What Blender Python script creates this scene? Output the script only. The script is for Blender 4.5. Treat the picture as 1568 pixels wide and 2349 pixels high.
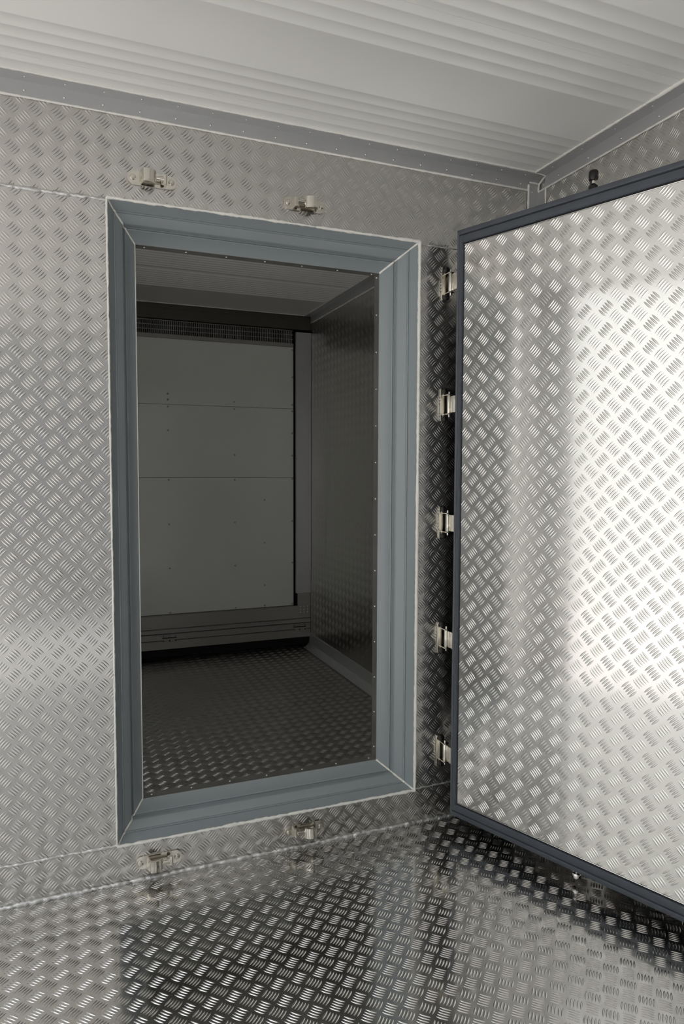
import bpy, bmesh, math, random
import numpy as np
from mathutils import Matrix, Vector
random.seed(7)
for o in list(bpy.data.objects): bpy.data.objects.remove(o)
scn = bpy.context.scene
COL = scn.collection

# ------------------------------------------------------------------ camera
CAM_Y = -1.9653
cam_d = bpy.data.cameras.new('camera'); cam = bpy.data.objects.new('camera', cam_d); COL.objects.link(cam)
Rm = [[0.92640948, -0.37650379, 0.00321912], [0.01972137, 0.05706002, 0.99817595], [0.37600072, 0.92465618, -0.06028612]]
right, up, fwd = Vector(Rm[0]), Vector(Rm[1]), Vector(Rm[2])
m = Matrix((( right.x, up.x, -fwd.x, 0.0), (right.y, up.y, -fwd.y, CAM_Y), (right.z, up.z, -fwd.z, 1.15), (0, 0, 0, 1)))
cam.matrix_world = m
cam_d.sensor_fit = 'HORIZONTAL'; cam_d.sensor_width = 36.0; cam_d.lens = 1601.95 / 1568 * 36.0
cam_d.clip_start = 0.02; cam_d.clip_end = 200
scn.camera = cam

# ------------------------------------------------------------------ world, sun, exposure
SKY_TOP, SKY_LOW, SKY_STRENGTH = (0.93, 0.96, 1.0, 1), (1.0, 0.985, 0.965, 1), 1.45
SUN_ENERGY, SUN_DIR = 4.6, (-0.06, 0.55, -0.82)
scn.view_settings.view_transform = 'Standard'; scn.view_settings.look = 'None'
scn.view_settings.gamma = 1.0; scn.view_settings.use_curve_mapping = False
scn.view_settings.exposure = 0.40
world = bpy.data.worlds.new('sky'); scn.world = world; world.use_nodes = True
wn = world.node_tree; wn.nodes.clear()
wo = wn.nodes.new('ShaderNodeOutputWorld'); wb = wn.nodes.new('ShaderNodeBackground')
wt = wn.nodes.new('ShaderNodeTexCoord'); ws = wn.nodes.new('ShaderNodeSeparateXYZ'); wr = wn.nodes.new('ShaderNodeValToRGB')
wn.links.new(wt.outputs['Generated'], ws.inputs[0]); wn.links.new(ws.outputs['Z'], wr.inputs[0])
wr.color_ramp.elements[0].position = 0.0; wr.color_ramp.elements[0].color = SKY_LOW
wr.color_ramp.elements[1].position = 0.6; wr.color_ramp.elements[1].color = SKY_TOP
wb.inputs['Strength'].default_value = SKY_STRENGTH
wn.links.new(wr.outputs[0], wb.inputs['Color']); wn.links.new(wb.outputs[0], wo.inputs['Surface'])
sd = bpy.data.lights.new('sun', 'SUN'); sd.energy = SUN_ENERGY; sd.angle = math.radians(1.5); sd.color = (1, 0.985, 0.96)
sun = bpy.data.objects.new('sun', sd); COL.objects.link(sun); sun.location = (-4, 4, 8)
sun.rotation_euler = Vector(SUN_DIR).to_track_quat('-Z', 'Y').to_euler()

# ------------------------------------------------------------------ materials
def mat(name, base, rough=0.4, metal=0.0, rough2=None, mix2=0.5, spec=0.5, noise=0.0, nscale=6.0, cvar=0.0, bump=0.0, bscale=40, coat=0.0, stretch=None):
    M = bpy.data.materials.new(name); M.use_nodes = True
    nt = M.node_tree; nt.nodes.clear(); L = nt.links.new
    out = nt.nodes.new('ShaderNodeOutputMaterial')
    tc = nt.nodes.new('ShaderNodeTexCoord'); mp = nt.nodes.new('ShaderNodeMapping')
    L(tc.outputs['Object'], mp.inputs['Vector'])
    if stretch: mp.inputs['Scale'].default_value = stretch
    nz = nt.nodes.new('ShaderNodeTexNoise'); nz.inputs['Scale'].default_value = nscale; nz.inputs['Detail'].default_value = 5
    L(mp.outputs[0], nz.inputs['Vector'])
    def bsdf(r):
        b = nt.nodes.new('ShaderNodeBsdfPrincipled')
        b.inputs['Metallic'].default_value = metal
        b.inputs['Specular IOR Level'].default_value = spec
        b.inputs['Coat Weight'].default_value = coat; b.inputs['Coat Roughness'].default_value = 0.12
        mr = nt.nodes.new('ShaderNodeMapRange')
        mr.inputs['From Min'].default_value = 0.3; mr.inputs['From Max'].default_value = 0.7
        mr.inputs['To Min'].default_value = max(0.02, r - noise); mr.inputs['To Max'].default_value = r + noise
        L(nz.outputs['Fac'], mr.inputs['Value']); L(mr.outputs[0], b.inputs['Roughness'])
        mc = nt.nodes.new('ShaderNodeMix'); mc.data_type = 'RGBA'
        lo = [max(0, c * (1 - cvar)) for c in base]; hi = [min(1, c * (1 + cvar)) for c in base]
        mc.inputs['A'].default_value = (*lo, 1); mc.inputs['B'].default_value = (*hi, 1)
        L(nz.outputs['Fac'], mc.inputs['Factor']); L(mc.outputs['Result'], b.inputs['Base Color'])
        if bump:
            n2 = nt.nodes.new('ShaderNodeTexNoise'); n2.inputs['Scale'].default_value = bscale; n2.inputs['Detail'].default_value = 4
            L(mp.outputs[0], n2.inputs['Vector'])
            bp = nt.nodes.new('ShaderNodeBump'); bp.inputs['Strength'].default_value = bump; bp.inputs['Distance'].default_value = 0.002
            L(n2.outputs['Fac'], bp.inputs['Height']); L(bp.outputs[0], b.inputs['Normal'])
        return b
    b1 = bsdf(rough)
    if rough2 is None: L(b1.outputs[0], out.inputs['Surface'])
    else:
        b2 = bsdf(rough2); mx = nt.nodes.new('ShaderNodeMixShader'); mx.inputs[0].default_value = mix2
        L(b1.outputs[0], mx.inputs[1]); L(b2.outputs[0], mx.inputs[2]); L(mx.outputs[0], out.inputs['Surface'])
    return M
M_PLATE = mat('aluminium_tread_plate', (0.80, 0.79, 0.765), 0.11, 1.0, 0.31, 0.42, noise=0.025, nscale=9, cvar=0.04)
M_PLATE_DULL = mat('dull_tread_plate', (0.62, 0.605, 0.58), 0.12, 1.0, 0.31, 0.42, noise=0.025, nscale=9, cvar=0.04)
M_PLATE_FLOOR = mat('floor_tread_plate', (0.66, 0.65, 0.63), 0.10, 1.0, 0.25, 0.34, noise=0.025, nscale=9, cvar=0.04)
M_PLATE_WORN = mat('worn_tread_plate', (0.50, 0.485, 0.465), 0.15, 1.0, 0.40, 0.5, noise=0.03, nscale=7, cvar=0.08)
M_ANGLE = mat('mill_finish_aluminium', (0.62, 0.625, 0.63), 0.42, 1.0, 0.75, 0.6, noise=0.05, nscale=5, stretch=(1, 30, 30), cvar=0.05)
M_DARKALU = mat('dull_aluminium', (0.42, 0.41, 0.39), 0.38, 1.0, 0.6, 0.5, noise=0.05, cvar=0.06)
M_STEEL = mat('stainless_steel', (0.70, 0.67, 0.60), 0.18, 1.0, noise=0.05, nscale=30)
M_CHROME = mat('polished_steel', (0.72, 0.69, 0.66), 0.08, 1.0)
M_RIVET = mat('rivet_steel', (0.75, 0.74, 0.72), 0.22, 1.0)
M_WELD = mat('weld_bead_aluminium', (0.72, 0.72, 0.71), 0.36, 1.0, 0.6, 0.6, noise=0.1, nscale=120, bump=0.6, bscale=180)
M_CEIL = mat('white_ceiling_panel', (0.86, 0.86, 0.835), 0.25, 0.0, spec=0.5, noise=0.01, nscale=3, cvar=0.01)
M_WHITE = mat('white_wall_panel', (0.70, 0.715, 0.68), 0.16, 0.0, spec=0.5, noise=0.03, nscale=5, cvar=0.03)
M_FRAME = mat('blue_grey_frame_plastic', (0.265, 0.298, 0.312), 0.32, 0.0, spec=0.6, noise=0.02, nscale=8, cvar=0.02)
M_GASKET = mat('dark_blue_grey_rubber', (0.07, 0.08, 0.098), 0.42, 0.0, spec=0.6, noise=0.1, nscale=25, cvar=0.25)
M_SEAL = mat('off_white_sealant', (0.86, 0.85, 0.80), 0.45, noise=0.1, nscale=60, cvar=0.06, bump=0.5, bscale=120)
M_BLACK = mat('black_metal', (0.03, 0.028, 0.026), 0.28, 0.6, noise=0.05)
M_DARK = mat('dark_void', (0.012, 0.012, 0.012), 0.8)
M_GROUND = mat('sunlit_concrete', (0.50, 0.475, 0.46), 0.9, noise=0.05, nscale=0.8, cvar=0.12)
M_LEAVES = mat('hedge_leaves', (0.035, 0.045, 0.03), 0.9, noise=0.1, nscale=3, cvar=0.5, bump=1.0, bscale=6)
M_FACADE = mat('pale_render', (0.85, 0.86, 0.83), 0.8, noise=0.05, nscale=0.7, cvar=0.06)
M_GREYWALL = mat('grey_render', (0.30, 0.305, 0.31), 0.8, noise=0.05, nscale=0.7, cvar=0.06)
M_ASPHALT = mat('asphalt', (0.17, 0.17, 0.17), 0.9, noise=0.05, nscale=3, cvar=0.15)
M_DARK_PANEL = mat('matt_black_panel', (0.02, 0.02, 0.021), 0.9, spec=0.05)
M_BEAM = mat('shade_dark_aluminium', (0.13, 0.125, 0.11), 0.5, 1.0, noise=0.05)  # dark base colour stands in for the shadow line above the grille
M_INSIDE = mat('white_side_panel', (0.68, 0.68, 0.66), 0.45, noise=0.05, cvar=0.03)

# ------------------------------------------------------------------ helpers
def link(name, me, m, parent=None, smooth=None):
    o = bpy.data.objects.new(name, me); COL.objects.link(o)
    if m is not None and not me.materials: me.materials.append(m)
    if parent is not None: o.parent = parent
    return o
def obj(name, bm, m, parent=None, smooth=False, angle=35):
    me = bpy.data.meshes.new(name)
    bmesh.ops.recalc_face_normals(bm, faces=bm.faces)
    if smooth:
        for f in bm.faces: f.smooth = True
        lim = math.radians(angle)
        for e in bm.edges:
            if len(e.link_faces) == 2 and e.calc_face_angle(0) > lim: e.smooth = False
    bm.to_mesh(me); bm.free()
    return link(name, me, m, parent)
def tag(o, label=None, cat=None, group=None, kind=None):
    if label: o['label'] = label
    if cat: o['category'] = cat
    if group: o['group'] = group
    if kind: o['kind'] = kind
    return o
def empty(name, loc=(0, 0, 0), rotz=0.0):
    o = bpy.data.objects.new(name, None); COL.objects.link(o)
    o.location = loc; o.rotation_euler = (0, 0, rotz); o.empty_display_size = 0.05
    return o
def dup(root, loc, rot=None, scale=None):
    r = root.copy(); COL.objects.link(r); r.location = loc
    if rot is not None: r.rotation_euler = rot
    if scale is not None: r.scale = scale
    for ch in list(root.children):
        c = ch.copy(); COL.objects.link(c); c.parent = r
        for g in list(ch.children):
            d = g.copy(); COL.objects.link(d); d.parent = c
    return r
def box(bm, lo, hi, bevel=0.0, seg=2):
    vs = [bm.verts.new((x, y, z)) for x in (lo[0], hi[0]) for y in (lo[1], hi[1]) for z in (lo[2], hi[2])]
    fs = [bm.faces.new([vs[i] for i in f]) for f in ((0, 1, 3, 2), (4, 6, 7, 5), (0, 4, 5, 1), (2, 3, 7, 6), (0, 2, 6, 4), (1, 5, 7, 3))]
    if bevel > 0:
        es = list({e for f in fs for e in f.edges})
        bmesh.ops.bevel(bm, geom=es, offset=bevel, segments=seg, affect='EDGES', profile=0.5)
def frame_from(axis):
    a = Vector(axis).normalized()
    h = Vector((0, 0, 1)) if abs(a.z) < 0.9 else Vector((1, 0, 0))
    u = a.cross(h).normalized(); v = a.cross(u).normalized()
    return a, u, v
def lathe(bm, base, axis, prof, n=16):
    """prof: list of (radius, distance along axis)"""
    a, u, v = frame_from(axis); base = Vector(base); rings = []
    for r, t in prof:
        if r < 1e-6: rings.append([bm.verts.new(base + a * t)])
        else: rings.append([bm.verts.new(base + a * t + (u * math.cos(2 * math.pi * k / n) + v * math.sin(2 * math.pi * k / n)) * r) for k in range(n)])
    for A, B in zip(rings, rings[1:]):
        for k in range(n):
            k2 = (k + 1) % n
            if len(A) == 1 and len(B) == 1: continue
            if len(A) == 1: bm.faces.new((A[0], B[k], B[k2]))
            elif len(B) == 1: bm.faces.new((A[k], B[0], A[k2]))
            else: bm.faces.new((A[k], B[k], B[k2], A[k2]))
    for R in (rings[0], rings[-1]):
        if len(R) > 1: bm.faces.new(R)
def tube(bm, pts, radii, n=8, squash=None):
    pts = [Vector(p) for p in pts]; rings = []
    for i, p in enumerate(pts):
        d = (pts[min(i + 1, len(pts) - 1)] - pts[max(i - 1, 0)]).normalized()
        a, u, v = frame_from(d)
        rings.append([bm.verts.new(p + (u * math.cos(2 * math.pi * k / n) + v * math.sin(2 * math.pi * k / n)) * radii[i]) for k in range(n)])
    for A, B in zip(rings, rings[1:]):
        for k in range(n): bm.faces.new((A[k], B[k], B[(k + 1) % n], A[(k + 1) % n]))
    bm.faces.new(rings[0]); bm.faces.new(rings[-1])
def bead(name, pts, r, m, parent, jit=0.25, step=0.008, n=7, wob=0.0):
    """hand-run bead of sealant or weld: a tube with an uneven radius"""
    P, Rr = [], []
    pts = [Vector(p) for p in pts]; rnd = random.Random(hash((round(pts[0].x, 3), round(pts[-1].z, 3), round(pts[0].y, 3), r)) & 0xffff)
    lv = 0.0
    for A, B in zip(pts, pts[1:]):
        k = max(2, int((B - A).length / step))
        for i in range(k if B is not pts[-1] else k + 1):
            lv = 0.75 * lv + 0.25 * rnd.uniform(-1, 1) * 2
            P.append(A.lerp(B, i / k) + Vector((rnd.uniform(-wob, wob), rnd.uniform(-wob, wob), rnd.uniform(-wob, wob))))
            Rr.append(r * (1 + jit * lv + 0.4 * jit * rnd.uniform(-1, 1)))
    bm = bmesh.new(); tube(bm, P, Rr, n)
    return obj(name, bm, m, parent, smooth=True, angle=80)
def prism(bm, prof, a, b, axes):
    """closed 2-D profile swept from point a to b; axes = the two 3-D directions of the profile plane"""
    A, B = Vector(a), Vector(b); e1, e2 = Vector(axes[0]), Vector(axes[1])
    r1 = [bm.verts.new(A + e1 * p + e2 * q) for p, q in prof]; r2 = [bm.verts.new(B + e1 * p + e2 * q) for p, q in prof]
    n = len(prof)
    for k in range(n): bm.faces.new((r1[k], r2[k], r2[(k + 1) % n], r1[(k + 1) % n]))
    bm.faces.new(r1); bm.faces.new(r2)

# five-bar tread pattern: lens-shaped raised bars in blocks of five, blocks alternating at +-45 degrees
def bar_template(ns, nc):
    S = np.linspace(-1, 1, ns); Cc = np.linspace(-1, 1, nc); V, F = [], []
    for s in S:
        w = max(0.06, (1 - s * s) ** 0.75); h = (1 - s * s) ** 0.6
        for c in Cc: V.append((s, c * w, h * (1 - c * c) if abs(s) < 1 else 0))
    for i in range(ns - 1):
        for j in range(nc - 1): F.append((i * nc + j, (i + 1) * nc + j, (i + 1) * nc + j + 1, i * nc + j + 1))
    return np.array(V), np.array(F)
def tread_sheet(name, rects, O, U, V, N, m, parent=None, pu=0.0542, pv=0.0503, u0=-0.0894, v0=1.346, detail=(9, 5), bar=(0.0135, 0.0024, 0.00075), swap=False, pitch=0.0071, thick=0.0):
    """flat sheet pieces (u0,u1,v0,v1) in the plane O,U,V with raised bars along N, all one mesh"""
    O, U, V, N = (np.array(x, float) for x in (O, U, V, N))
    T, F = bar_template(*detail); verts, faces, sm = [], [], []; nv = 0
    for (a0, a1, b0, b1) in rects:
        q = np.array([O + U * a + V * b for a, b in ((a0, b0), (a1, b0), (a1, b1), (a0, b1))])
        fl = [[0, 1, 2, 3]]
        if thick:
            q = np.vstack([q, q - N * thick]); fl += [[7, 6, 5, 4], [0, 4, 5, 1], [1, 5, 6, 2], [2, 6, 7, 3], [3, 7, 4, 0]]
        if np.dot(np.cross(U, V), N) < 0: fl = [list(reversed(f)) for f in fl]
        verts.append(q); faces += [[i + nv for i in f] for f in fl]; sm += [False] * len(fl); nv += len(q)
        for half in (0, 1):
            i0 = math.floor((a0 - u0) / pu) - 1; i1 = math.ceil((a1 - u0) / pu) + 1
            j0 = math.floor((b0 - v0) / pv) - 1; j1 = math.ceil((b1 - v0) / pv) + 1
            s2 = 1 if (half == 0) != swap else -1
            dv = np.array([1, s2]) / math.sqrt(2); pp = np.array([-s2, 1]) / math.sqrt(2)
            for i in range(i0, i1 + 1):
                for j in range(j0, j1 + 1):
                    cu = u0 + (i + 0.5 * half) * pu; cv = v0 + (j + 0.5 * half) * pv
                    if not (a0 - 0.02 < cu < a1 + 0.02 and b0 - 0.02 < cv < b1 + 0.02): continue
                    for k in (-2, -1, 0, 1, 2):
                        c = np.array([cu, cv]) + pp * pitch * k
                        if not (a0 - 0.004 < c[0] < a1 + 0.004 and b0 - 0.004 < c[1] < b1 + 0.004): continue
                        g = c + np.outer(T[:, 0] * bar[0], dv) + np.outer(T[:, 1] * bar[1], pp)
                        g[:, 0] = np.clip(g[:, 0], a0, a1); g[:, 1] = np.clip(g[:, 1], b0, b1)
                        P = O + np.outer(g[:, 0], U) + np.outer(g[:, 1], V) + np.outer(T[:, 2] * bar[2], N)
                        verts.append(P); ff = F + nv
                        if np.dot(np.cross(U, V), N) * np.cross(dv, pp) < 0: ff = ff[:, ::-1]
                        faces.append(ff); nv += len(P)
    # assemble
    VV = np.vstack(verts); loops, starts, smooth = [], [], []; pos = 0
    for f in faces:
        f = np.array(f)
        if f.ndim == 1: loops.append(f); starts.append(np.array([pos])); pos += len(f); smooth.append(np.zeros(1, bool))
        else:
            loops.append(f.ravel()); starts.append(pos + 4 * np.arange(len(f))); pos += 4 * len(f); smooth.append(np.ones(len(f), bool))
    loops = np.concatenate(loops).astype(np.int32); starts = np.concatenate(starts).astype(np.int32); smooth = np.concatenate(smooth)
    me = bpy.data.meshes.new(name)
    me.vertices.add(len(VV)); me.vertices.foreach_set('co', VV.astype(np.float32).ravel())
    me.loops.add(len(loops)); me.loops.foreach_set('vertex_index', loops)
    me.polygons.add(len(starts)); me.polygons.foreach_set('loop_start', starts)
    me.polygons.foreach_set('use_smooth', smooth)
    me.update(calc_edges=True); me.validate()
    return link(name, me, m, parent)

# ------------------------------------------------------------------ dimensions (metres)
XL, XR, HC = -0.62, 1.50, 2.117           # left wall, right wall, ceiling
YR, YB, WT = -3.3, 2.27, 0.13              # rear end, back wall of the inner room, partition thickness
OX0, OX1, OZ0, OZ1 = 0.132, 1.056, 0.109, 1.858    # outer edge of the tapered doorway frame
IX0, IX1, IZ0, IZ1 = 0.212, 0.966, 0.185, 1.778    # its inner edge
FD = 0.10                                  # depth of the taper
FY0, FY1 = 0.60, 0.95                      # unseen side opening, added to let daylight into the far room
SY0, SY1, SZ1 = -3.1, -0.14, 2.10         # side opening in the left wall that lets the daylight in

def structure(o, label, cat):
    return tag(o, label, cat, kind='structure')

# ------------------------------------------------------------------ the setting
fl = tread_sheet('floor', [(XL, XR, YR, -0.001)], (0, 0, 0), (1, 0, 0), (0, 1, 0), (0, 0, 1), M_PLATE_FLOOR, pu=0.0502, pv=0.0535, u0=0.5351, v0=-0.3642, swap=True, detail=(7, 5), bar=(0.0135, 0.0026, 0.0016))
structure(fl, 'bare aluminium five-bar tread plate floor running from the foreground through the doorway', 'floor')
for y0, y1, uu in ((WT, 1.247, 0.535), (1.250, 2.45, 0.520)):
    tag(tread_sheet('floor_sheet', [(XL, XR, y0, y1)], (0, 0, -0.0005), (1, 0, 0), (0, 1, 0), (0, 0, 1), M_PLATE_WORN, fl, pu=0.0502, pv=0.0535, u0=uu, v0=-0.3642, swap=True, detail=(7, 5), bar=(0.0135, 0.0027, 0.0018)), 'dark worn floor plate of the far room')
bm = bmesh.new(); box(bm, (XL, YR, -0.05), (XR, 2.45, -0.004)); obj('subfloor', bm, M_DARK, fl)

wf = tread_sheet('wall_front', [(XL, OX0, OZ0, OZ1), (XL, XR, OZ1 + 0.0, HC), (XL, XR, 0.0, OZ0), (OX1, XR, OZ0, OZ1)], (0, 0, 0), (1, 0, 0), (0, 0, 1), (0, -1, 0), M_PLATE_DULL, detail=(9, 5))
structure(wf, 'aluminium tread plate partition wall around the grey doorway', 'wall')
for nm, (a0, a1, b0, b1) in dict(a=(XL, OX0, 0, HC), b=(OX1, XR, 0, HC), c=(OX0, OX1, OZ1, HC), d=(OX0, OX1, 0, OZ0)).items():
    bm = bmesh.new(); box(bm, (a0, 0.002, b0), (a1, WT, b1)); obj('wall_core', bm, M_DARKALU, wf)
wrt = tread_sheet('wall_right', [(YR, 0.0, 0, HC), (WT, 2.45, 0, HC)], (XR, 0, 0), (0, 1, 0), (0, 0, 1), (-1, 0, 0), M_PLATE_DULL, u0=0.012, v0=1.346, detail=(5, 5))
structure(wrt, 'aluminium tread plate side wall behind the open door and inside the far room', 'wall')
bm = bmesh.new(); box(bm, (XR + 0.003, YR, -0.05), (XR + 0.08, 2.45, HC + 0.05)); obj('wall_core', bm, M_INSIDE, wrt)

# ceiling: white panels with groups of raised ribs either side of each joint
def ceiling_mesh(joints, y0, y1, x0, x1, offs):
    bm = bmesh.new(); prof = [y0]
    pts = [(y0, 0.0)]
    ev = sorted([(j + s * o, k) for j in joints for o, k in offs for s in ((-1, 1) if o else (1,))])
    for y, k in ev:
        if y < y0 + 0.01 or y > y1 - 0.01: continue
        if k == 's': pts += [(y - 0.005, 0), (y - 0.001, -0.0024), (y + 0.004, 0)]
        elif k == 'r': pts += [(y - 0.0065, 0), (y - 0.0035, -0.0008), (y - 0.0005, -0.0012), (y + 0.002, -0.0009), (y + 0.0042, 0)]
        else: pts += [(y - 0.0012, 0), (y - 0.0008, 0.003), (y + 0.0008, 0.003), (y + 0.0012, 0)]
    pts.append((y1, 0.0))
    r = [[bm.verts.new((x, y, HC + z)) for y, z in pts] for x in (x0, x1)]
    for k in range(len(pts) - 1): bm.faces.new((r[0][k], r[0][k + 1], r[1][k + 1], r[1][k]))
    t = [bm.verts.new((x, y, HC + 0.06)) for x, y in ((x0, y0), (x0, y1), (x1, y1), (x1, y0))]
    bm.faces.new(t)
    return bm
OFF = [(0.0, 'j'), (0.0265, 'r'), (0.0695, 'r'), (0.1125, 'r'), (0.156, 'r')]
ce = obj('ceiling', ceiling_mesh([-0.112, -0.619, -1.126, -1.633, -2.14, -2.647, -3.15], YR, WT / 2, XL, XR, OFF), M_CEIL, smooth=True, angle=60)
structure(ce, 'glossy white ribbed panel ceiling over the foreground room', 'ceiling')
OFF2 = [(0.036, 's'), (0.07, 's'), (0.107, 's'), (0.142, 's'), (0.178, 's'), (0.213, 's'), (0.249, 's'), (0.29, 's'), (0.33, 's')]
c2 = obj('ceiling_panel', ceiling_mesh([0.79, 1.54, ], WT / 2, 2.45, XL, XR, OFF2), M_CEIL, ce, smooth=True, angle=60)

# left wall with the side opening, and the closed rear end
bm = bmesh.new()
box(bm, (XL - 0.08, SY1, 0), (XL, FY0, HC)); box(bm, (XL - 0.08, FY1, 0), (XL, 2.45, HC)); box(bm, (XL - 0.08, FY0, SZ1), (XL, FY1, HC)); box(bm, (XL - 0.08, YR, 0), (XL, SY0, HC)); box(bm, (XL - 0.08, SY0, SZ1), (XL, SY1, HC))
wl = structure(obj('wall_left', bm, M_DARKALU), 'left side wall of the van body with the open side doorway', 'wall')
bm = bmesh.new(); box(bm, (1.42, YR - 0.08, 0), (XR + 0.08, YR, HC)); box(bm, (XL - 0.08, YR - 0.08, 2.07), (1.42, YR, HC))
rw = structure(obj('wall_rear', bm, M_INSIDE), 'rear end wall behind the viewer with its open doorway', 'wall')
bm = bmesh.new(); box(bm, (XR - 0.02, -3.2, 0.02), (XR - 0.001, -1.08, 2.06)); structure(obj('dark_side_panel', bm, M_DARK_PANEL), 'unseen dark panel added on the right wall to darken reflections', 'door')  # added out of view so the strip beside the hinges reflects something dark

# outside
bm = bmesh.new(); box(bm, (-60, -60, -1.0), (60, 60, -0.9))
structure(obj('ground', bm, M_GROUND), 'sunlit concrete yard outside the side opening', 'ground')

bm = bmesh.new(); box(bm, (-11, -14, -0.9), (-9, 22, 6.2)); box(bm, (-11.2, -14.2, 6.2), (-8.9, 22.2, 6.32))
structure(obj('facade', bm, M_FACADE), 'pale yard building facing the side opening', 'building')
bm = bmesh.new(); box(bm, (-0.9, -15, -0.9), (12, -3.5, -0.885)); structure(obj('dark_ground_patch', bm, M_ASPHALT), 'unseen dark ground patch added behind the van body to dim reflections', 'ground patch')  # added dark patch, tones down the yard's reflection in the partition
bm = bmesh.new(); box(bm, (-8, -17, -0.9), (12, -15, 9.0)); box(bm, (-8.2, -17.2, 9.0), (12.2, -14.9, 9.15))
structure(obj('facade', bm, M_GREYWALL), 'unseen grey building added beyond the open rear end to block bright sky', 'building')  # added out of view, tall enough to keep sky out of the reflections
bm = bmesh.new(); rt = random.Random(3)
for k in range(34):
    c = Vector((-13.5 + rt.uniform(-1, 1), -15 + 1.15 * k, 6.0 + rt.uniform(-0.2, 0.2))); r = rt.uniform(3.2, 3.8)
    bmesh.ops.create_icosphere(bm, subdivisions=2, radius=r, matrix=Matrix.Translation(c) @ Matrix.Diagonal((0.6, 0.9, 1.66, 1)))
structure(obj('tree_belt', bm, M_LEAVES, smooth=True, angle=180), 'dark belt of trees behind the yard building', 'trees')

# ------------------------------------------------------------------ angle trims, rivets, sealant along the ceiling
rivet_me = None
def rivet(parent, loc, axis, r=0.0032, m=M_RIVET, name='rivet'):
    global rivet_me
    key = (round(r, 4), m.name)
    if rivet_me is None: rivet_me = {}
    if key not in rivet_me:
        b = bmesh.new(); lathe(b, (0, 0, 0), (0, 0, 1), [(r, 0), (r, 0.15 * r), (0.85 * r, 0.45 * r), (0.5 * r, 0.68 * r), (0, 0.75 * r)], 12)
        o = obj(name, b, m, parent, smooth=True, angle=60); rivet_me[key] = o.data
    else: o = link(name, rivet_me[key], None, parent)
    o.location = loc; o.rotation_euler = Vector(axis).to_track_quat('Z', 'Y').to_euler()
    return o
LEG = 0.042
def angle_trim(name, a, b, e1, e2, leg1, leg2, label, th=0.0025):
    """L section along a-b: one leg along e1, other along e2, with a small cove at the fold"""
    prof = [(0, 0), (leg1, 0), (leg1, th), (th, th), (th, leg2), (0, leg2)]
    bm = bmesh.new(); prism(bm, prof, a, b, (e1, e2))
    return structure(obj(name, bm, M_ANGLE), label, 'trim')
# partition / ceiling
t1 = angle_trim('trim_1', (XL, -0.0015, HC - 0.0035), (XR, -0.0015, HC - 0.0035), (0, -1, 0), (0, 0, -1), LEG, LEG, 'riveted grey metal angle between the partition and the ceiling')
for k in range(-4, 16):
    x = 0.035 + 0.0928 * k
    rivet(t1, (x, -0.0042, 2.0895), (0, -1, 0)); rivet(t1, (x + 0.002, -0.027, HC - 0.0063), (0, 0, -1), r=0.0026)
bead('sealant_bead', [(XL, -0.003, 2.0735), (1.458, -0.003, 2.0735)], 0.0032, M_SEAL, t1, jit=0.3)
bead('sealant_bead', [(XL, -0.045, HC - 0.002), (1.455, -0.045, HC - 0.002)], 0.0030, M_SEAL, t1, jit=0.3)
# right wall / ceiling
t2 = angle_trim('trim_2', (XR - 0.0015, YR, HC - 0.0035), (XR - 0.0015, -0.040, HC - 0.0035), (-1, 0, 0), (0, 0, -1), LEG, LEG + 0.001, 'riveted grey metal angle between the right wall and the ceiling')
for k in range(12):
    y = -0.1075 - 0.1338 * k
    rivet(t2, (XR - 0.0042, y, 2.089), (-1, 0, 0)); rivet(t2, (XR - 0.027, y, HC - 0.0063), (0, 0, -1), r=0.0026)
bead('sealant_bead', [(XR - 0.003, YR, 2.0725), (XR - 0.003, -0.004, 2.0725)], 0.0032, M_SEAL, t2, jit=0.3)
bead('sealant_bead', [(XR - 0.046, YR, HC - 0.002), (XR - 0.046, -0.045, HC - 0.002), (XR - 0.03, -0.048, HC - 0.004), (XR - 0.005, -0.043, HC - 0.006), (XR - 0.006, -0.012, HC - 0.022), (XR - 0.0055, -0.009, 2.0735)], 0.0038, M_SEAL, t2, jit=0.35)
# vertical corner angle partition / right wall
bm = bmesh.new(); box(bm, (XR - 0.0415, -0.0068, 0), (XR - 0.0008, -0.0043, 2.098)); box(bm, (XR - 0.0040, -0.042, 0), (XR - 0.0015, -0.0043, 2.0712))
t3 = structure(obj('trim_3', bm, M_ANGLE), 'vertical metal corner angle between partition and right wall', 'trim')
bead('sealant_bead', [(XR - 0.0425, -0.003, 0.0), (XR - 0.0425, -0.0055, 2.098), (XR - 0.02, -0.0065, 2.099), (XR - 0.005, -0.0065, 2.098)], 0.0033, M_SEAL, t3, jit=0.3)
bead('sealant_bead', [(XR - 0.003, -0.0435, 0.0), (XR - 0.003, -0.0435, 2.070)], 0.0033, M_SEAL, t3, jit=0.3)
for k in range(8): rivet(t3, (XR - 0.029, -0.0069, 2.068 - 0.2 * k), (0, -1, 0)); 

# weld beads belong to the partition sheets
def weld(name, pts, r, parent, jit=0.35, wob=0.0015, step=0.006): return bead(name, pts, r, M_WELD, parent, jit=jit, step=step, wob=wob, n=7)
weld('weld_bead', [(XL, -0.001, 1.8505), (OX0 - 0.002, -0.001, 1.8525)], 0.0042, wf)
weld('weld_bead', [(XL, -0.001, 0.112), (OX0 - 0.002, -0.001, 0.112)], 0.0042, wf)
weld('weld_bead', [(OX1 + 0.004, -0.0005, 1.851), (1.25, -0.0005, 1.851)], 0.0022, wf)
weld('weld_bead', [(OX1 + 0.004, -0.0005, 0.112), (1.25, -0.0005, 0.116)], 0.0024, wf)
weld('floor_weld_bead', [(XL, -0.004, 0.004), (0.30, -0.004, 0.003), (0.55, -0.004, 0.003), (1.0, -0.004, 0.002), (XR, -0.004, 0.002)], 0.0062, wf, jit=0.3, wob=0.0018)

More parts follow.
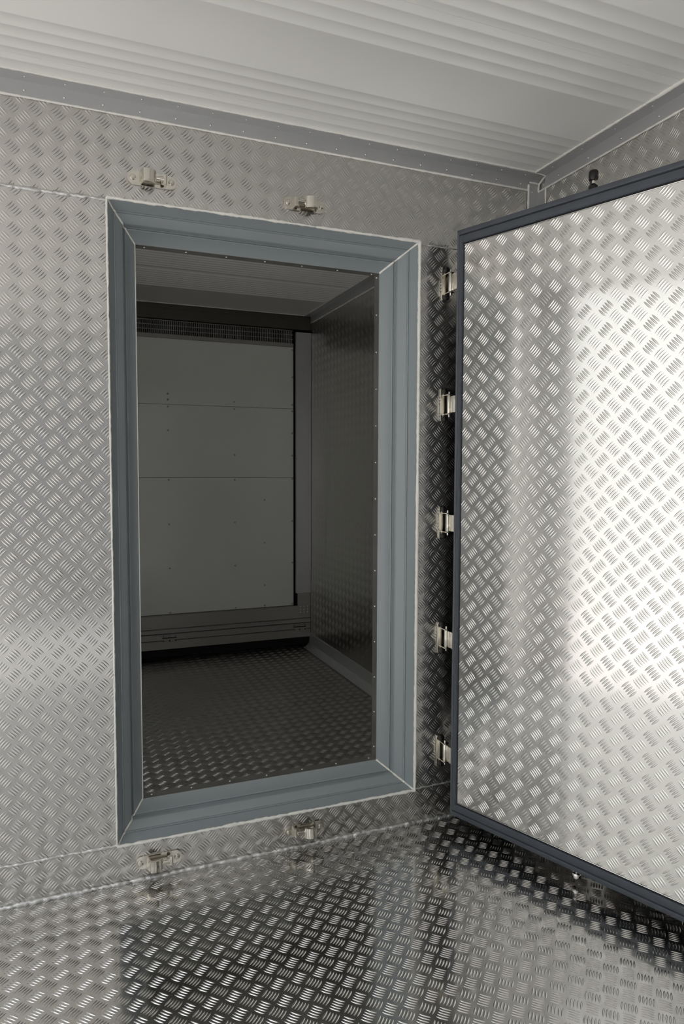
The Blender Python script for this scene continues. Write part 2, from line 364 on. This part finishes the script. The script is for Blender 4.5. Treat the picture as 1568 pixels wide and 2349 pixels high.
# ------------------------------------------------------------------ tapered doorway frame
df = empty('door_frame', (0.594, 0, 0)); tag(df, 'blue-grey tapered profile frame lining the doorway in the tread plate partition', 'door frame')
PROF = [(0.0, -0.004), (0.012, -0.0045), (0.03, -0.001), (0.235, 0.028), (0.250, 0.0265), (0.268, 0.0262), (0.285, 0.028), (0.296, 0.0325), (0.53, 0.050), (0.545, 0.0525), (0.56, 0.060), (0.575, 0.068), (0.605, 0.0705), (0.625, 0.0675), (0.645, 0.066), (0.665, 0.0675), (0.68, 0.0705), (0.97, 0.098), (1.0, 0.100)]
def fp(side, end, fr, y):
    x0 = OX0 + (IX0 - OX0) * fr; x1 = OX1 + (IX1 - OX1) * fr; z0 = OZ0 + (IZ0 - OZ0) * fr; z1 = OZ1 + (IZ1 - OZ1) * fr
    return {'head': ((x0, y, z1), (x1, y, z1)), 'sill': ((x0, y, z0), (x1, y, z0)), 'l': ((x0, y, z0), (x0, y, z1)), 'r': ((x1, y, z0), (x1, y, z1))}[side][end]
DFO = Vector(df.location)
def frame_side(name, side, outward):
    bm = bmesh.new(); rows = []
    back = Vector(outward)
    for e in (0, 1):
        rows.append([bm.verts.new(Vector(fp(side, e, fr, y)) - DFO) for fr, y in PROF])
    # rear side of the profile, behind the face
    rb = []
    for e in (0, 1):
        p0 = Vector(fp(side, e, 0, 0.0)) - DFO; p1 = Vector(fp(side, e, 1, 0.1)) - DFO
        rb.append([bm.verts.new(p1 + Vector((0, 0.012, 0))), bm.verts.new(p0 + Vector((0, 0.112, 0)))])
    n = len(PROF)
    loops = [rows[e] + rb[e] for e in (0, 1)]
    N = n + 2
    for k in range(N): bm.faces.new((loops[0][k], loops[0][(k + 1) % N], loops[1][(k + 1) % N], loops[1][k]))
    bm.faces.new(loops[0]); bm.faces.new(loops[1])
    return obj(name, bm, M_FRAME, df, smooth=True, angle=25)
frame_side('head_profile', 'head', (0, 0, 1)); frame_side('sill_profile', 'sill', (0, 0, -1))
frame_side('jamb_profile', 'l', (-1, 0, 0)); frame_side('jamb_profile', 'r', (1, 0, 0))
def L3(p): return tuple(Vector(p) - DFO)
# dark metal lining behind the inner edge, with its rivets
RY0, RY1 = 0.1005, 0.136
for nm, lo, hi in (('head', (IX0 - 0.02, RY0, IZ1 - 0.0005), (IX1 + 0.02, RY1, IZ1 + 0.02)), ('sill', (IX0 - 0.02, RY0, IZ0 - 0.02), (IX1 + 0.02, RY1, IZ0 + 0.0005)), ('l', (IX0 - 0.02, RY0, IZ0), (IX0 + 0.0005, RY1, IZ1)), ('r', (IX1 - 0.0005, RY0, IZ0), (IX1 + 0.02, RY1, IZ1))):
    bm = bmesh.new(); box(bm, L3(lo), L3(hi)); obj('lining_strip', bm, M_DARKALU, df)
for k in range(14):
    z = 0.223 + 0.1189 * k
    if z < IZ1: rivet(df, L3((IX1 - 0.0008, 0.118, z)), (-1, 0, 0), r=0.0036)
for k in range(7):
    x = 0.24 + 0.1178 * k
    if x < IX1: rivet(df, L3((x, 0.118, IZ1 - 0.0008)), (0, 0, -1), r=0.0036); rivet(df, L3((x, 0.118, IZ0 + 0.0008)), (0, 0, 1), r=0.0036)
# sealant: round the outer edge, thin on the left, and in the four mitres
bead('sealant_bead', [L3((OX0, -0.003, OZ1)), L3((OX1, -0.003, OZ1))], 0.0042, M_SEAL, df, jit=0.42, wob=0.0006)
bead('sealant_bead', [L3((OX1, -0.003, OZ1)), L3((OX1, -0.003, OZ0))], 0.0052, M_SEAL, df, jit=0.18, wob=0.0003)
bead('sealant_bead', [L3((OX1, -0.003, OZ0)), L3((OX0, -0.003, OZ0))], 0.0046, M_SEAL, df, jit=0.45, wob=0.0007)
bead('sealant_bead', [L3((OX0, -0.003, OZ0)), L3((OX0, -0.003, OZ1))], 0.0026, M_SEAL, df, jit=0.3, wob=0.0004)
for side, e in (('head', 0), ('head', 1), ('sill', 0), ('sill', 1)):
    pts = [L3(Vector(fp(side, e, fr, y)) + Vector((0, -0.0005, 0))) for fr, y in PROF[2:]]
    bead('mitre_sealant', pts, 0.0026 if e == 0 else 0.0034, M_SEAL, df, jit=0.25)
bm = bmesh.new(); tube(bm, [L3((IX0 + 0.0005, 0.101, IZ0)), L3((IX0 + 0.0005, 0.101, IZ1))], [0.0018, 0.0018], 8); obj('edge_bead', bm, M_SEAL, df, smooth=True)

# ------------------------------------------------------------------ open door leaf
LA = 0.35303
P0 = Vector((1.139, -0.08, 0)); U = Vector((math.sin(LA), -math.cos(LA), 0)); NL = Vector((-math.cos(LA), -math.sin(LA), 0))
# local frame of the door: x along the leaf from its hinge edge, y into the leaf (away from the doorway side), z up
door = empty('door_1', P0); 
door.matrix_world = Matrix(((U.x, -NL.x, 0, P0.x), (U.y, -NL.y, 0, P0.y), (0, 0, 1, 0), (0, 0, 0, 1)))
structure(door, 'open insulated door leaf of tread plate with dark rubber edge, swung to the right', 'door')
LW, Z0, Z1 = 1.02, 0.047, 1.881
PU0, PU1, PZ0, PZ1 = 0.034, LW - 0.05, 0.100, 1.828
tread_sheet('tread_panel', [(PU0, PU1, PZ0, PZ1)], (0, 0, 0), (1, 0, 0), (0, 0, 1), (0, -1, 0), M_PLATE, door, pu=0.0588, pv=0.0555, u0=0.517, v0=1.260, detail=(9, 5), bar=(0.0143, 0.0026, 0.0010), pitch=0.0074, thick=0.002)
bm = bmesh.new(); box(bm, (0.02, 0.004, Z0 + 0.02), (LW - 0.02, 0.058, Z1 - 0.02)); obj('core', bm, M_BLACK, door)
bm = bmesh.new(); box(bm, (0.008, 0.058, Z0 + 0.006), (LW - 0.008, 0.062, Z1 - 0.006)); obj('outer_sheet', bm, M_ANGLE, door)
# rubber edge profile, mitred round the panel: (fraction of edge width from the panel outwards, depth y)
GP = [(0.0, 0.002), (0.05, 0.010), (0.11, 0.010), (0.14, -0.002), (0.20, -0.0055), (0.42, -0.0045), (0.55, -0.002), (0.60, 0.004), (0.64, 0.006), (0.68, 0.002), (0.80, 0.001), (0.95, 0.004), (1.0, 0.010), (1.0, 0.056), (0.0, 0.056)]
def gp(side, e, fr, y):
    u0 = PU0 - PU0 * fr; u1 = PU1 + (LW - PU1) * fr; z0 = PZ0 + (Z0 - PZ0) * fr; z1 = PZ1 + (Z1 - PZ1) * fr
    return {'t': ((u0, y, z1), (u1, y, z1)), 'b': ((u0, y, z0), (u1, y, z0)), 'l': ((u0, y, z0), (u0, y, z1)), 'r': ((u1, y, z0), (u1, y, z1))}[side][e]
for side in 'tblr':
    bm = bmesh.new(); rr = [[bm.verts.new(gp(side, e, fr, y)) for fr, y in GP] for e in (0, 1)]; N = len(GP)
    for k in range(N): bm.faces.new((rr[0][k], rr[0][(k + 1) % N], rr[1][(k + 1) % N], rr[1][k]))
    bm.faces.new(rr[0]); bm.faces.new(rr[1])
    tag(obj('rubber_edge', bm, M_GASKET, door, smooth=True, angle=30), 'dark blue-grey rubber edge profile')
bm = bmesh.new(); tube(bm, [(PU0, -0.001, PZ1 + 0.0015), (PU1, -0.001, PZ1 + 0.0015)], [0.0012] * 2, 6); tube(bm, [(PU0, -0.001, PZ0 - 0.0015), (PU1, -0.001, PZ0 - 0.0015)], [0.0012] * 2, 6)
obj('edge_strip', bm, M_RIVET, door, smooth=True)
# cam ends of the lock rods, top and bottom
def cam_end(u, up):
    s = 1 if up else -1; zb = Z1 - 0.003 if up else Z0 + 0.004; y = 0.036
    k = 1.0 if up else 0.62
    bm = bmesh.new()
    lathe(bm, (u, y, zb), (0, 0, s), [(0.0105, 0), (0.0115, 0.003 * k), (0.0125, 0.012 * k), (0.0115, 0.019 * k), (0.0075, 0.022 * k), (0.0042, 0.026 * k), (0.0038, 0.031 * k), (0.0055, 0.034 * k)], 20)
    # open fork: barrel with a notch on the far side
    ang = [math.radians(a) for a in range(-50, 231, 20)]
    outer, inner = 0.0125, 0.0068; z1, z2 = zb + s * 0.034 * k, zb + s * 0.058 * k
    rings = []
    for z, ro in ((z1, 0.0105), (z1 + s * 0.004 * k, outer), (z2 - s * 0.004 * k, outer), (z2, 0.0105)):
        rings.append([[bm.verts.new((u + r * math.cos(a), y - r * math.sin(a), z + (s * -0.010 * k if (a > 3.0 and z == z1) else 0))) for a in ang] for r in (ro, inner)])
    for (A, Ai), (B, Bi) in zip(rings, rings[1:]):
        for i in range(len(ang) - 1):
            bm.faces.new((A[i], A[i + 1], B[i + 1], B[i])); bm.faces.new((Ai[i], Bi[i], Bi[i + 1], Ai[i + 1]))
        for i in (0, -1): bm.faces.new((A[i], B[i], Bi[i], Ai[i]))
    for A, Ai in (rings[0], rings[-1]):
        for i in range(len(ang) - 1): bm.faces.new((A[i], Ai[i], Ai[i + 1], A[i + 1]))
    o = obj('lock_cam', bm, M_BLACK if up else M_CHROME, door, smooth=True, angle=40)
    tag(o, 'black metal cam end above the door' if up else 'chrome cam end under the door')
    bm = bmesh.new(); lathe(bm, (u, y, zb + s * 0.02 * k), (0, 0, s), [(0.0062, 0), (0.0048, 0.006 * k), (0.0045, 0.012 * k), (0.006, 0.022 * k), (0.0062, 0.036 * k), (0, 0.038 * k)], 16)
    obj('cam_core', bm, M_CHROME, o, smooth=True)
cam_end(0.425, True); cam_end(0.425, False)

# ------------------------------------------------------------------ hinges between the partition and the door
def make_hinge():
    h = empty('door_hinge')
    bm = bmesh.new()
    # wall plate with rounded ends, standing 4 mm off the sheet
    pr = []
    for s in (1, -1):
        for k in range(9):
            a = math.pi / 2 - math.pi / 2 * k / 8 if s == 1 else -math.pi / 2 * k / 8
        pass
    outline = [(-0.012, 0.046), (-0.010, 0.051), (-0.004, 0.054), (0.008, 0.054), (0.016, 0.050), (0.018, 0.044), (0.018, -0.044), (0.016, -0.050), (0.008, -0.054), (-0.004, -0.054), (-0.010, -0.051), (-0.012, -0.046)]
    a = [bm.verts.new((x, -0.0015, z)) for x, z in outline]; b = [bm.verts.new((x, -0.0065, z)) for x, z in outline]
    n = len(outline)
    for k in range(n): bm.faces.new((a[k], a[(k + 1) % n], b[(k + 1) % n], b[k]))
    bm.faces.new(a); bm.faces.new(b)
    bmesh.ops.bevel(bm, geom=[e for e in bm.edges if all(abs(v.co.y + 0.0065) < 1e-5 for v in e.verts)], offset=0.0012, segments=2, affect='EDGES')
    obj('wall_plate', bm, M_STEEL, h, smooth=True)
    for s in (1, -1):
        bm = bmesh.new(); lathe(bm, (0.004, -0.006, s * 0.043), (0, -1, 0), [(0.0095, 0), (0.0095, 0.004), (0.008, 0.008), (0.0045, 0.0095), (0.004, 0.007), (0, 0.007)], 18)
        obj('screw', bm, M_BLACK, h, smooth=True)
    for s in (1, -1):   # the two ears that carry the pin
        bm = bmesh.new(); box(bm, (0.001, -0.032, s * 0.030 - 0.0016), (0.019, -0.005, s * 0.030 + 0.0016), 0.0007)
        obj('ear', bm, M_STEEL, h, smooth=True)
    bm = bmesh.new(); lathe(bm, (0.0095, -0.024, -0.0275), (0, 0, 1), [(0.0064, 0), (0.0070, 0.001), (0.0070, 0.054), (0.0064, 0.055)], 20)
    obj('knuckle', bm, M_STEEL, h, smooth=True)
    bm = bmesh.new(); lathe(bm, (0.0095, -0.024, -0.041), (0, 0, 1), [(0, 0), (0.0028, 0.0008), (0.0034, 0.003), (0.0034, 0.079), (0.0028, 0.0812), (0, 0.082)], 14)
    obj('pin', bm, M_CHROME, h, smooth=True)
    bm = bmesh.new(); box(bm, (0.010, -0.072, -0.026), (0.014, -0.022, 0.026), 0.0006); obj('door_strap', bm, M_STEEL, h, smooth=True)
    return h
hz = [(1.7380, 'topmost'), (1.358, 'second from the top'), (0.9815, 'middle'), (0.6055, 'second from the bottom'), (0.2285, 'lowest')]
h0 = make_hinge()
for i, (z, w) in enumerate(hz):
    h = h0 if i == 0 else dup(h0, (0, 0, 0))
    h.location = (1.146, 0.0, z)
    tag(h, {0: 'steel hinge at the top of the door edge, just below the upper weld seam', 1: 'steel hinge second from the top in the row along the door edge', 2: 'steel hinge in the middle of the five along the door edge', 3: 'steel hinge second from the bottom in the row along the door edge', 4: 'steel hinge at the bottom of the door edge, near the floor'}[i], 'hinge', 'steel hinges along the door edge')

# ------------------------------------------------------------------ lock keepers above and below the doorway
def make_keeper():
    k = empty('lock_keeper')
    bm = bmesh.new(); pts = []
    L, Hh, r = 0.064, 0.0175, 0.0165
    for cx, cz, a0 in ((L - r, Hh - r, 0), (-L + r, Hh - r, 90), (-L + r, -Hh + r, 180), (L - r, -Hh + r, 270)):
        for j in range(7):
            a = math.radians(a0 + 15 * j); pts.append((cx + r * math.cos(a), cz + r * math.sin(a)))
    a = [bm.verts.new((x, -0.001, z)) for x, z in pts]; b = [bm.verts.new((x, -0.0055, z)) for x, z in pts]; n = len(pts)
    for i in range(n): bm.faces.new((a[i], a[(i + 1) % n], b[(i + 1) % n], b[i]))
    bm.faces.new(a); bm.faces.new(b)
    bmesh.ops.bevel(bm, geom=[e for e in bm.edges if all(abs(v.co.y + 0.0055) < 1e-5 for v in e.verts)], offset=0.0012, segments=2, affect='EDGES')
    obj('plate', bm, M_STEEL, k, smooth=True)
    for s in (-1, 1):
        bm = bmesh.new(); lathe(bm, (s * 0.050, -0.005, 0.001), (0, -1, 0), [(0.0078, 0), (0.0078, 0.001), (0.006, 0.0036), (0.003, 0.0044), (0, 0.0046)], 16)
        obj('screw', bm, M_STEEL, k, smooth=True)
    # large hood-shaped lug: side wall standing out of the plate and a rounded roof over the cam
    bm = bmesh.new()
    prof = [(-0.034, -0.004), (-0.030, -0.030), (-0.026, -0.040), (-0.014, -0.043), (0.000, -0.038), (0.007, -0.029), (0.008, -0.024), (0.004, -0.024), (-0.002, -0.031), (-0.013, -0.036), (-0.023, -0.034), (-0.0265, -0.026), (-0.028, -0.004)]
    prism(bm, prof, (0, 0, -0.0145), (0, 0, 0.0165), ((1, 0, 0), (0, 1, 0)))
    bmesh.ops.bevel(bm, geom=[e for e in bm.edges if abs(e.verts[0].co.z - e.verts[1].co.z) < 1e-6], offset=0.0012, segments=2, affect='EDGES')
    obj('hood', bm, M_STEEL, k, smooth=True)
    bm = bmesh.new()
    prism(bm, [(0.030, -0.004), (0.036, -0.004), (0.036, -0.020), (0.033, -0.024), (0.026, -0.023), (0.021, -0.018), (0.022, -0.014), (0.026, -0.014), (0.029, -0.016)], (0, 0, -0.012), (0, 0, 0.014), ((1, 0, 0), (0, 1, 0)))
    bmesh.ops.bevel(bm, geom=[e for e in bm.edges if abs(e.verts[0].co.z - e.verts[1].co.z) < 1e-6], offset=0.001, segments=2, affect='EDGES')
    obj('lug', bm, M_STEEL, k, smooth=True)
    bm = bmesh.new(); lathe(bm, (-0.029, -0.022, 0.001), (1, 0, 0), [(0.0055, 0), (0.0055, 0.056)], 14); obj('cross_pin', bm, M_STEEL, k, smooth=True)
    return k
k0 = make_keeper()
ks = [((0.249, 0, 1.918), 1, 1, 'steel lock keeper above the doorway near its left corner'), ((0.6785, 0, 1.914), -1, 1, 'steel lock keeper above the middle of the doorway'),
      ((0.244, 0, 0.0505), 1, -1, 'steel lock keeper under the doorway sill near its left corner'), ((0.6775, 0, 0.0545), -1, -1, 'steel lock keeper under the middle of the doorway sill')]
for i, (loc, sx, sz, lab) in enumerate(ks):
    k = k0 if i == 0 else dup(k0, loc)
    k.location = loc; k.rotation_euler = (0, 0 if (sx, sz) == (1, 1) else 0, 0); k.scale = (sx, 1, sz)
    tag(k, lab, 'lock keeper', 'lock keepers around the doorway')

# ------------------------------------------------------------------ the far room seen through the doorway
bm = bmesh.new(); box(bm, (XL, 2.36, 0), (XR, 2.45, HC)); wb_ = structure(obj('wall_back', bm, M_DARK), 'dark end structure of the far room around the white panelling', 'wall')
# three white panels
zs = [(0.281, 1.0995), (1.1015, 1.532), (1.534, 1.917)]
names = ['lower', 'middle', 'upper']
for (z0, z1), nmz in zip(zs, names):
    bm = bmesh.new(); box(bm, (XL, YB, z0), (1.388, YB + 0.02, z1), 0.0006, 1)
    p = obj('wall_panel', bm, M_WHITE); tag(p, {'lower': 'large white panel at the bottom of the far wall, above the metal rails', 'middle': 'white panel in the middle of the far wall between the two seams', 'upper': 'white panel at the top of the far wall, below the grille'}[nmz], 'panel', 'white panels of the far wall')
    scr = dict(lower=[(0.611, 1.088), (0.61, 0.822), (0.611, 0.558), (0.611, 0.289), (1.0095, 1.087), (1.0095, 0.824), (1.0095, 0.554), (1.011, 0.291), (1.198, 0.960), (1.198, 0.690), (1.1975, 0.422), (1.1975, 0.292), (1.380, 1.092), (1.380, 0.824), (1.380, 0.556), (1.380, 0.292)],
               middle=[(0.611, 1.381), (0.611, 1.52), (1.0095, 1.239), (1.0095, 1.519), (1.380, 1.380), (1.380, 1.239), (1.380, 1.518)],
               upper=[(0.611, 1.595), (0.611, 1.561), (1.0095, 1.562), (1.3805, 1.90), (1.3815, 1.731), (1.380, 1.559)])[nmz]
    for x, z in scr: rivet(p, (x, YB - 0.0002, z), (0, -1, 0), r=0.0055, m=M_DARKALU, name='screw')
# ventilation grille: slots between upright bars, three rows
g = empty('vent_grille', (0.4, YB, 1.98)); tag(g, 'dark slotted ventilation grille along the top of the far wall', 'grille')
gz0, gz1 = 1.938, 2.023
bm = bmesh.new(); box(bm, (XL - 0.4, 0.03, gz0 - 1.98), (1.385 - 0.4, 0.034, gz1 - 1.98)); obj('backing', bm, M_DARK, g)
bm = bmesh.new()
for z in (gz0, gz0 + 0.0265, gz0 + 0.0535, gz1 - 0.004): box(bm, (XL - 0.4, -0.002, z - 1.98), (1.385 - 0.4, 0.004, z + 0.0035 - 1.98))
obj('cross_bar', bm, M_DARKALU, g)
bm = bmesh.new(); x = 0.30
while x < 1.38: box(bm, (x - 0.4, 0.0, gz0 - 1.98), (x + 0.0042 - 0.4, 0.012, gz1 - 1.98)); x += 0.0112
obj('slat_grid', bm, M_DARKALU, g)
bm = bmesh.new(); box(bm, (XL - 0.4, -0.004, 1.918 - 1.98), (1.388 - 0.4, 0.004, gz0 - 1.98)); fr = obj('lower_flange', bm, M_DARKALU, g)
for x in (0.48, 0.63, 0.81, 0.985, 1.16): rivet(g, (x - 0.4, -0.0042, 1.922 - 1.98), (0, -1, 0), r=0.004)
# beam above the grille
bm = bmesh.new(); box(bm, (XL, YB - 0.02, 2.026), (XR, YB + 0.06, 2.085), 0.001, 1); structure(obj('trim_4', bm, M_BEAM), 'metal beam above the grille of the far wall, coloured dark for its shadow', 'trim')
# angles of the far room
t5 = angle_trim('trim_5', (XR - 0.0015, WT, HC - 0.0035), (XR - 0.0015, 2.25, HC - 0.0035), (-1, 0, 0), (0, 0, -1), LEG, LEG + 0.002, 'metal angle between ceiling and right wall of the far room')
bead('sealant_bead', [(XR - 0.003, WT, 2.0715), (XR - 0.003, 2.22, 2.0715)], 0.003, M_SEAL, t5); bead('sealant_bead', [(XR - 0.045, WT, HC - 0.002), (XR - 0.045, 2.24, HC - 0.002)], 0.0022, M_SEAL, t5)
t6 = angle_trim('trim_6', (XL, 2.255, HC - 0.0035), (XR - 0.002, 2.255, HC - 0.0035), (0, 1, 0), (0, 0, -1), 0.02, 0.04, 'metal angle between ceiling and end wall of the far room')
t6.data.materials.clear(); t6.data.materials.append(M_BEAM)  # darkened like the beam, shadow put into the colour
bead('sealant_bead', [(XL, 2.248, HC - 0.002), (XR - 0.045, 2.248, HC - 0.002)], 0.0024, M_SEAL, t6)
# floor skirting angle along the right wall
bm = bmesh.new(); prism(bm, [(0, 0), (0.045, 0), (0.046, 0.003), (0.03, 0.008), (0.008, 0.03), (0.003, 0.088), (0, 0.09)], (XR - 0.002, WT, 0.001), (XR - 0.002, 2.26, 0.001), ((-1, 0, 0), (0, 0, 1)))
bs = structure(obj('baseboard_right', bm, M_ANGLE, smooth=True, angle=30), 'coved metal skirting along the right wall of the far room', 'baseboard')
bead('sealant_bead', [(XR - 0.004, WT, 0.091), (XR - 0.004, 2.25, 0.091)], 0.003, M_WELD, bs)
# corner post
cp = empty('corner_post', (1.45, YB - 0.012, 0.36)); tag(cp, 'tall pale metal post in the far right corner beside the white panels', 'post')
bm = bmesh.new(); box(bm, (1.399 - 1.45, -0.012, 0.0), (1.499 - 1.45, 0.012, 1.65), 0.001, 1); obj('cover_plate', bm, M_ANGLE, cp)
bm = bmesh.new(); box(bm, (1.412 - 1.45, 0.0, -0.09), (1.499 - 1.45, 0.02, 0.0), 0.0008, 1); obj('lower_plate', bm, M_DARKALU, cp)
bm = bmesh.new(); lathe(bm, (1.402 - 1.45, -0.013, 0.86), (0, -1, 0), [(0.004, 0), (0.004, 0.002), (0.002, 0.003), (0, 0.003)], 12); obj('screw', bm, M_DARKALU, cp, smooth=True)
# metal rails at the foot of the far wall
def rail(z0, z1, lip, label):
    r = empty('bottom_rail', (0.4, YB - 0.01, z0))
    h = z1 - z0
    bm = bmesh.new(); prism(bm, [(0.0, 0.0005), (0.0, h - 0.006), (-0.003, h - 0.004), (-0.003, h - 0.0005), (0.03, h - 0.0005), (0.03, 0.0005)], (XL - 0.4, 0, 0), (XR - 0.002 - 0.4, 0, 0), ((0, 1, 0), (0, 0, 1)))
    obj('profile', bm, M_DARKALU, r); tag(r, label, 'rail', 'metal rails at the foot of the far wall'); return r
r1 = rail(0.195, 0.279, True, 'tall upper metal rail directly under the white panels')
r2 = rail(0.166, 0.193, True, 'narrow metal rail between the tall upper rail and the hinged rail')
r3 = rail(0.126, 0.163, True, 'hinged metal rail above the lowest rail of the far wall')
r4 = rail(0.071, 0.1235, True, 'lowest metal rail of the far wall, just above the dark floor gap')
for i in range(3):
    for j in range(3): rivet(r1, (1.432 + 0.024 * i - 0.4, -0.0002, 0.232 + 0.019 * j - 0.195), (0, -1, 0), r=0.004)
def rail_hinge(x0, x1, zc, label):
    h = empty('rail_hinge', ((x0 + x1) / 2, YB - 0.012, zc)); w = (x1 - x0) / 2
    bm = bmesh.new(); box(bm, (-w, -0.003, 0.0), (w, 0.001, 0.014), 0.0006, 1); box(bm, (-w, -0.003, -0.026), (w, 0.001, -0.003), 0.0006, 1); obj('leaves', bm, M_DARKALU, h)
    bm = bmesh.new(); lathe(bm, (-w, -0.006, -0.001), (1, 0, 0), [(0.003, 0), (0.003, 2 * w)], 10); obj('barrel', bm, M_BLACK, h, smooth=True)
    for k in (-1, 0, 1): rivet(h, (k * w * 0.85, -0.003, -0.019), (0, -1, 0), r=0.0045, m=M_BLACK, name='screw'); rivet(h, (k * w * 0.85, -0.003, 0.009), (0, -1, 0), r=0.003, m=M_BLACK, name='screw')
    return tag(h, label, 'hinge', 'small hinges on the far rail')
rail_hinge(0.561, 0.645, 0.142, 'small hinge on the far bottom rail, left of the two, below the left screw column')
rail_hinge(1.382, 1.466, 0.142, 'small hinge on the far bottom rail, close to the right corner')
